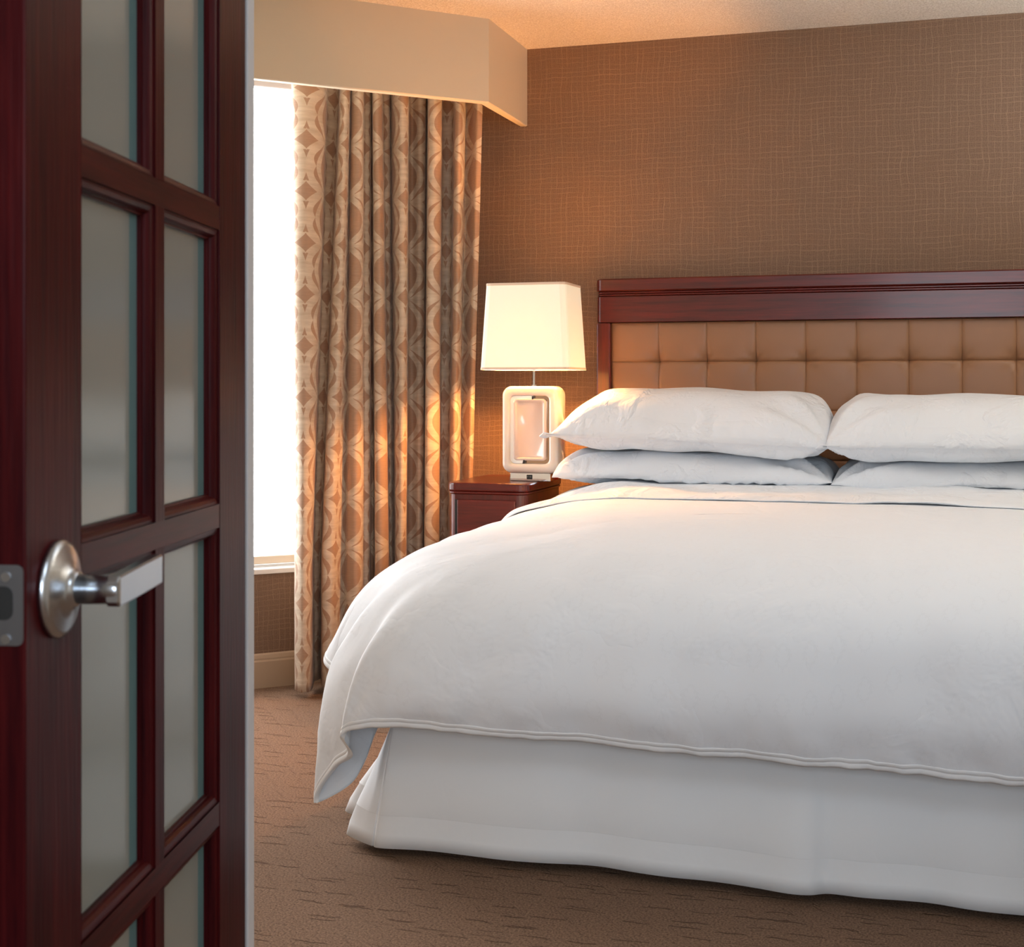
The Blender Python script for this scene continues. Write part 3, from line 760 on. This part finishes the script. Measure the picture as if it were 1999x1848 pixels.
# ------------------------------------------------------------------ nightstand
NX0, NX1, NY0, NY1, NZT = -1.785, -1.468, 4.90, 5.40, .857
nsx, nsy = (NX0+NX1)/2, (NY0+NY1)/2
nst = thing('nightstand', 'cherry wood nightstand with rounded corners, between the curtain and the bed', 'nightstand', (nsx, nsy, 0), 0)
def rr_ring(w, d, r, z): return [(p[0], p[1], z) for p in rrect(w, d, r, 6)]
W_, D_ = NX1-NX0, NY1-NY0
bm = bmesh.new()
loft(bm, [rr_ring(W_-.006, D_-.006, .04, NZT-.030), rr_ring(W_, D_, .043, NZT-.026), rr_ring(W_, D_, .043, NZT-.006), rr_ring(W_-.003, D_-.003, .042, NZT-.002), rr_ring(W_-.010, D_-.010, .04, NZT)], True, True)
bm_obj('table_top', bm, M['cherry_x'], nst)
bm = bmesh.new(); loft(bm, [rr_ring(W_-.012, D_-.012, .038, NZT-.042), rr_ring(W_-.004, D_-.004, .04, NZT-.038), rr_ring(W_-.004, D_-.004, .04, NZT-.034), rr_ring(W_-.012, D_-.012, .038, NZT-.031)], True, True)
bm_obj('bead', bm, M['cherry_x'], nst)
bm = bmesh.new(); loft(bm, [rr_ring(W_-.016, D_-.016, .036, .05), rr_ring(W_-.016, D_-.016, .036, NZT-.043)], True, True)
bm_obj('cabinet_body', bm, M['cherry_z'], nst)
for z0, z1 in ((.56, .795), (.32, .55), (.09, .31)):
    dr = bm_obj('drawer', boxm(-W_/2+.047, W_/2-.045, -D_/2-.004, -D_/2+.02, z0, z1, bev=.004), M['cherry_x'], nst)
    kb = bmesh.new(); cyl(kb, (0, -D_/2-.004, (z0+z1)/2), (0, -D_/2-.018, (z0+z1)/2), .005); cyl(kb, (0, -D_/2-.018, (z0+z1)/2), (0, -D_/2-.026, (z0+z1)/2), .012)
    bm_obj('knob', kb, M['nickel'], dr)
bm_obj('inlay_groove', boxm(-W_/2+.036, -W_/2+.046, -D_/2+.0065, -D_/2+.0085, .09, NZT-.062), M['black'], nst)
bm = bmesh.new(); loft(bm, [rr_ring(W_-.04, D_-.04, .03, 0), rr_ring(W_-.04, D_-.04, .03, .05)], True, True)
bm_obj('plinth', bm, M['dark_metal'], nst)

# ------------------------------------------------------------------ table lamp
lx, ly = -1.503, 5.105
lamp = thing('table_lamp', 'lit table lamp with a square cream shade and cream ceramic frame base on the nightstand', 'lamp', (lx, ly, NZT+.0005), 0)
bm_obj('chrome_base', boxm(-.078, .080, -.055, .055, 0, .030, bev=.002), M['chrome'], lamp)
ot = bm_obj('power_outlet', boxm(-.012, .010, -.0575, -.054, .007, .024, bev=.001), M['black'], lamp)
for x in (-.0065, .0035):
    sb = bmesh.new()
    for k in (-.002, .002): box(sb, x+k-.0006, x+k+.0006, -.0582, -.0572, .014, .019)
    bm_obj('socket', sb, M['nickel'], ot)
LB0 = .030; LH = .325; LW = .218; LD = .128
def fr(y, w, h, r, z0=LB0+LH/2): return [(p[0], y, z0+p[1]) for p in rrect(w, h, r, 7)]
# ceramic frame: outer rounded shell and inner rounded opening
bm = bmesh.new(); zc = LB0+LH/2
fy = -LD/2; by = LD/2
loft(bm, [fr(by-.012, .150, .253, .018), fr(by, .158, .262, .022), fr(by, LW-.024, LH-.024, .026), fr(by-.006, LW-.006, LH-.006, .032), fr(by-.016, LW, LH, .036),
          fr(fy+.016, LW, LH, .036), fr(fy+.006, LW-.006, LH-.006, .032), fr(fy, LW-.024, LH-.024, .026), fr(fy, .158, .262, .022), fr(fy+.010, .150, .253, .018), fr(by-.012, .150, .253, .018)])
bmesh.ops.remove_doubles(bm, verts=bm.verts, dist=1e-5)
bm_obj('ceramic_frame', bm, M['ceramic'], lamp, True)
# chrome channel round inner block: reflections painted as white left half, brown right half
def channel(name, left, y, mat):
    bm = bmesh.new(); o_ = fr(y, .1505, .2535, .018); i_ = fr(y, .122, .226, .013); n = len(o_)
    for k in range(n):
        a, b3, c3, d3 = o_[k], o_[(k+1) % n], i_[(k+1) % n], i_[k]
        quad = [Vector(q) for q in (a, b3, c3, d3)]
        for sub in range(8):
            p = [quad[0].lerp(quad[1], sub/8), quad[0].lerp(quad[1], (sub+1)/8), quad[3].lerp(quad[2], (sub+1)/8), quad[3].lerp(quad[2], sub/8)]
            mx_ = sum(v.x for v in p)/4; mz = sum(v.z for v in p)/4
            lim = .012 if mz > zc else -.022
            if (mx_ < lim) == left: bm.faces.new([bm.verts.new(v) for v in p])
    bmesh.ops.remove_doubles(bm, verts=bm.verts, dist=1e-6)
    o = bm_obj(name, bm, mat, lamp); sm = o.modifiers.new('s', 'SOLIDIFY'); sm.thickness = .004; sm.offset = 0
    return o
channel('white_reflection_channel', True, fy+.007, M['white_reflection'])
channel('brown_reflection_channel', False, fy+.020, M['brown_reflection'])
# inner block, dished
bm = bmesh.new()
loft(bm, [fr(by-.02, .112, .216, .012), fr(by-.014, .120, .224, .014), fr(fy+.010, .128, .232, .014), fr(fy+.005, .126, .230, .014), fr(fy+.003, .118, .222, .012), fr(fy+.006, .108, .212, .010), fr(fy+.014, .100, .204, .008)], True, True)
bm_obj('inner_block', bm, M['ceramic_pink'], lamp, True)
for x, z in ((.012, zc+.1195), (-.022, zc-.1195)):
    bm_obj('pin', boxm(x-.0030, x+.0030, fy+.004, by-.02, z-.0060, z+.0060), M['black'], lamp)
nb = bmesh.new(); cyl(nb, (0, 0, LB0+LH-.001), (0, 0, LB0+LH+.006), .013); cyl(nb, (0, 0, LB0+LH+.006), (0, 0, LB0+LH+.14), .0055)
bm_obj('neck', nb, M['chrome'], lamp, False)
SZ0, SZ1 = .416, .738
def shade_ring(w, d, z, r=.022): return [(p[0], p[1], z) for p in rrect(w, d, r, 3)]
WB, WT = .345, .308
bm = bmesh.new(); loft(bm, [shade_ring(WB, WB*.8, SZ0), shade_ring(WT, WT*.8, SZ1)])
so = bm_obj('lamp_shade', bm, M['lamp_shade'], lamp, False)
sm = so.modifiers.new('s', 'SOLIDIFY'); sm.thickness = .0015
for z, w0, w1 in ((SZ0, WB, WB-.0011), (SZ1-.009, WT+.0011, WT)):
    bm = bmesh.new(); loft(bm, [shade_ring(w0+.002, w0*.8+.002, z), shade_ring(w1+.002, w1*.8+.002, z+.009)])
    q = bm_obj('shade_tape', bm, M['shade_tape'], so); sm = q.modifiers.new('s', 'SOLIDIFY'); sm.thickness = .001
bb = bmesh.new(); bmesh.ops.create_uvsphere(bb, u_segments=20, v_segments=12, radius=.03, matrix=Matrix.Translation((0, 0, .488)))
bl = bm_obj('bulb', bb, M['bulb'], lamp, True); bl.visible_shadow = True
sp = bmesh.new()
for a in (0, 1):
    if a: cyl(sp, (-WT/2+.003, 0, SZ1-.012), (WT/2-.003, 0, SZ1-.012), .0015, n=8)
    else: cyl(sp, (0, -WT*.4+.003, SZ1-.012), (0, WT*.4-.003, SZ1-.012), .0015, n=8)
cyl(sp, (0, 0, LB0+LH+.13), (0, 0, SZ1-.010), .002, n=8)
bm_obj('shade_carrier', sp, M['chrome'], lamp)
# ------------------------------------------------------------------ glazed door
DW, DT, DH = .76, .044, 2.03
door = bpy.data.objects.new('door_1', None); C.objects.link(door)
door.location = (-.809, 1.099, .008); door.rotation_euler = (0, 0, R(90+12.93))
struct(door, 'dark mahogany glazed door standing open, frosted panes')
ex = [(0, .135), (.363, .395), (.628, .76)]      # face bands along x
hz = [0, .218, .622, 1.027, 1.431, 1.835, DH]    # centre heights of horizontal bars
MW = .012   # moulding width
def mold(bm, axis, edge, sgn2, a0, a1, mitre=True):
    """ sticking profile running along axis from a0 to a1, from face edge going sgn2 towards the glass """
    pr = [(0, 0), (0, .0025), (.0035, .003), (.008, .0045), (.0105, .0085), (.011, .012), (.0135, .0125), (.0135, .018)]
    for s_ in (0, 1):
        pass
    def f(p, a, end):
        m_ = p[0] if mitre else 0
        aa = a + (m_ if end == 0 else -m_)
        for y in ():
            pass
        return aa
    ring0 = []; ring1 = []
    pts = pr + [(x, DT-y) for x, y in reversed(pr)]
    for x, y in pts:
        for a, end, ring in ((a0, 0, ring0), (a1, 1, ring1)):
            aa = a + (x if end == 0 else -x)
            co = (edge + sgn2*x, y, aa) if axis == 'z' else (aa, y, edge + sgn2*x)
            ring.append(co)
    A_ = [bm.verts.new(c_) for c_ in ring0]; B_ = [bm.verts.new(c_) for c_ in ring1]
    n = len(A_)
    for i in range(n-1): bm.faces.new((A_[i], A_[i+1], B_[i+1], B_[i]))
rowsz = []
hb2 = .016
bars = [(0, .20)] + [(z-hb2, z+hb2) for z in hz[2:5]] + [(1.835-hb2, 1.835+hb2)]
bars = [(0, .218)] + [(z-hb2, z+hb2) for z in (.622, 1.027, 1.431, 1.80)] + [(1.90, DH)]
bars = [(0, .218)] + [(z-hb2, z+hb2) for z in (.622, 1.027, 1.431)] + [(1.835-hb2, DH)]
openz = [(bars[i][1], bars[i+1][0]) for i in range(len(bars)-1)]
openx = [(.135, .363), (.395, .628)]
def stile(x0, x1, edges, name='stile'):
    bm = boxm(x0, x1, 0, DT, 0, DH, bev=.002)
    for z0, z1 in openz:
        for e_, s_ in edges: mold(bm, 'z', e_, s_, z0, z1)
    bmesh.ops.recalc_face_normals(bm, faces=bm.faces)
    return bm_obj(name, bm, M['door_z'], door)
stile(0, .135, [(.135, 1)]); stile(.628, .76, [(.628, -1)])
bmv = bmesh.new()
for z0, z1 in openz: box(bmv, .363, .395, 0, DT, z0, z1)
for z0, z1 in openz:
    mold(bmv, 'z', .363, -1, z0, z1); mold(bmv, 'z', .395, 1, z0, z1)
bm_obj('vertical_muntin', bmv, M['door_z'], door)
for i, (z0, z1) in enumerate(bars):
    bm = boxm(.1352, .6278, 0.0004, DT-.0004, z0, z1)
    for x0, x1 in openx:
        if i > 0: mold(bm, 'x', z0, -1, x0, x1)
        if i < len(bars)-1: mold(bm, 'x', z1, 1, x0, x1)
    bm_obj('bottom_rail' if i == 0 else 'top_rail' if i == len(bars)-1 else 'horizontal_muntin', bm, M['door_x'], door)
for z0, z1 in openz:
    for x0, x1 in openx:
        bm = boxm(x0+.004, x1-.004, DT/2-.004, DT/2+.004, z0+.004, z1-.004)
        q = bm_obj('glass_pane', bm, M['pane'], door)
        l = q.data.uv_layers.new(name='UVMap')
        for lp in q.data.loops:
            v = q.data.vertices[lp.vertex_index].co; l.data[lp.index].uv = ((v.x-x0)/(x1-x0), (v.z-z0)/(z1-z0))
# handle
HZ = 1.007; HXc = .072
def lathe(bm, prof, c, n=48):     # prof: (radius, offset along -y)
    rings = []
    for r, h in prof: rings.append([(c[0]+r*math.cos(2*math.pi*k/n), -h, c[1]+r*math.sin(2*math.pi*k/n)) for k in range(n)])
    return loft(bm, rings, True, True)
han = bpy.data.objects.new('door_handle', None); C.objects.link(han); han.parent = door
bm = bmesh.new(); lathe(bm, [(.047, .0), (.0475, .004), (.046, .007), (.040, .0095), (.030, .0125), (.021, .016), (.017, .019), (.0165, .022)], (HXc, HZ))
bm_obj('rose', bm, M['nickel'], han, True)
bm = bmesh.new(); lathe(bm, [(.0145, .020), (.0145, .060), (.0142, .0635), (.013, .065)], (HXc, HZ))
q = bm_obj('neck', bm, M['nickel'], han, True)
bm = bmesh.new()
sec = []
for x, hh, y0, y1 in ((HXc-.0135, .0100, .054, .0655), (HXc-.010, .0146, .0535, .067), (HXc+.03, .0152, .0535, .0675), (HXc+.07, .0152, .0535, .0675), (HXc+.1115, .0150, .0535, .0675), (HXc+.1125, .0140, .0545, .0665)):
    sec.append([(x, -(y0+y1)/2 - p[0], HZ+.005*((x-HXc)/.1)+p[1]) for p in rrect(y1-y0, hh*2, .0018, 2)])
loft(bm, sec, True, True); bmesh.ops.recalc_face_normals(bm, faces=bm.faces)
bm_obj('lever', bm, M['nickel'], han, False)
# latch plate on the door's leading edge
M['plate'] = simple('dull_grey_steel', (.2, .2, .21, 1), .38, 1)
bm = bmesh.new()
prism(bm, rrect(.034, .074, .006, 4), lambda p: (-.0016, .0185+p[0], HZ-.005+p[1]), lambda p: (.002, .0185+p[0], HZ-.005+p[1]))
bmesh.ops.recalc_face_normals(bm, faces=bm.faces)
lp_ = bm_obj('latch_plate', bm, M['plate'], door)
bm = bmesh.new(); prism(bm, rrect(.019, .031, .008, 5), lambda p: (-.0022, .0205+p[0], HZ-.003+p[1]), lambda p: (.002, .0205+p[0], HZ-.003+p[1]))
bmesh.ops.recalc_face_normals(bm, faces=bm.faces); bm_obj('latch_opening', bm, M['black'], lp_)
for z in (.024, -.033):
    bm = bmesh.new(); cyl(bm, (-.003, .0175, HZ-.003+z), (.001, .0175, HZ-.003+z), .0045, n=16); bm_obj('screw', bm, M['nickel'], lp_)
for z in (.25, 1.0, 1.75):
    bm = bmesh.new(); cyl(bm, (DW-.002, DT+.006, z-.045), (DW-.002, DT+.006, z+.045), .005, n=12); bm_obj('hinge', bm, M['nickel'], door)
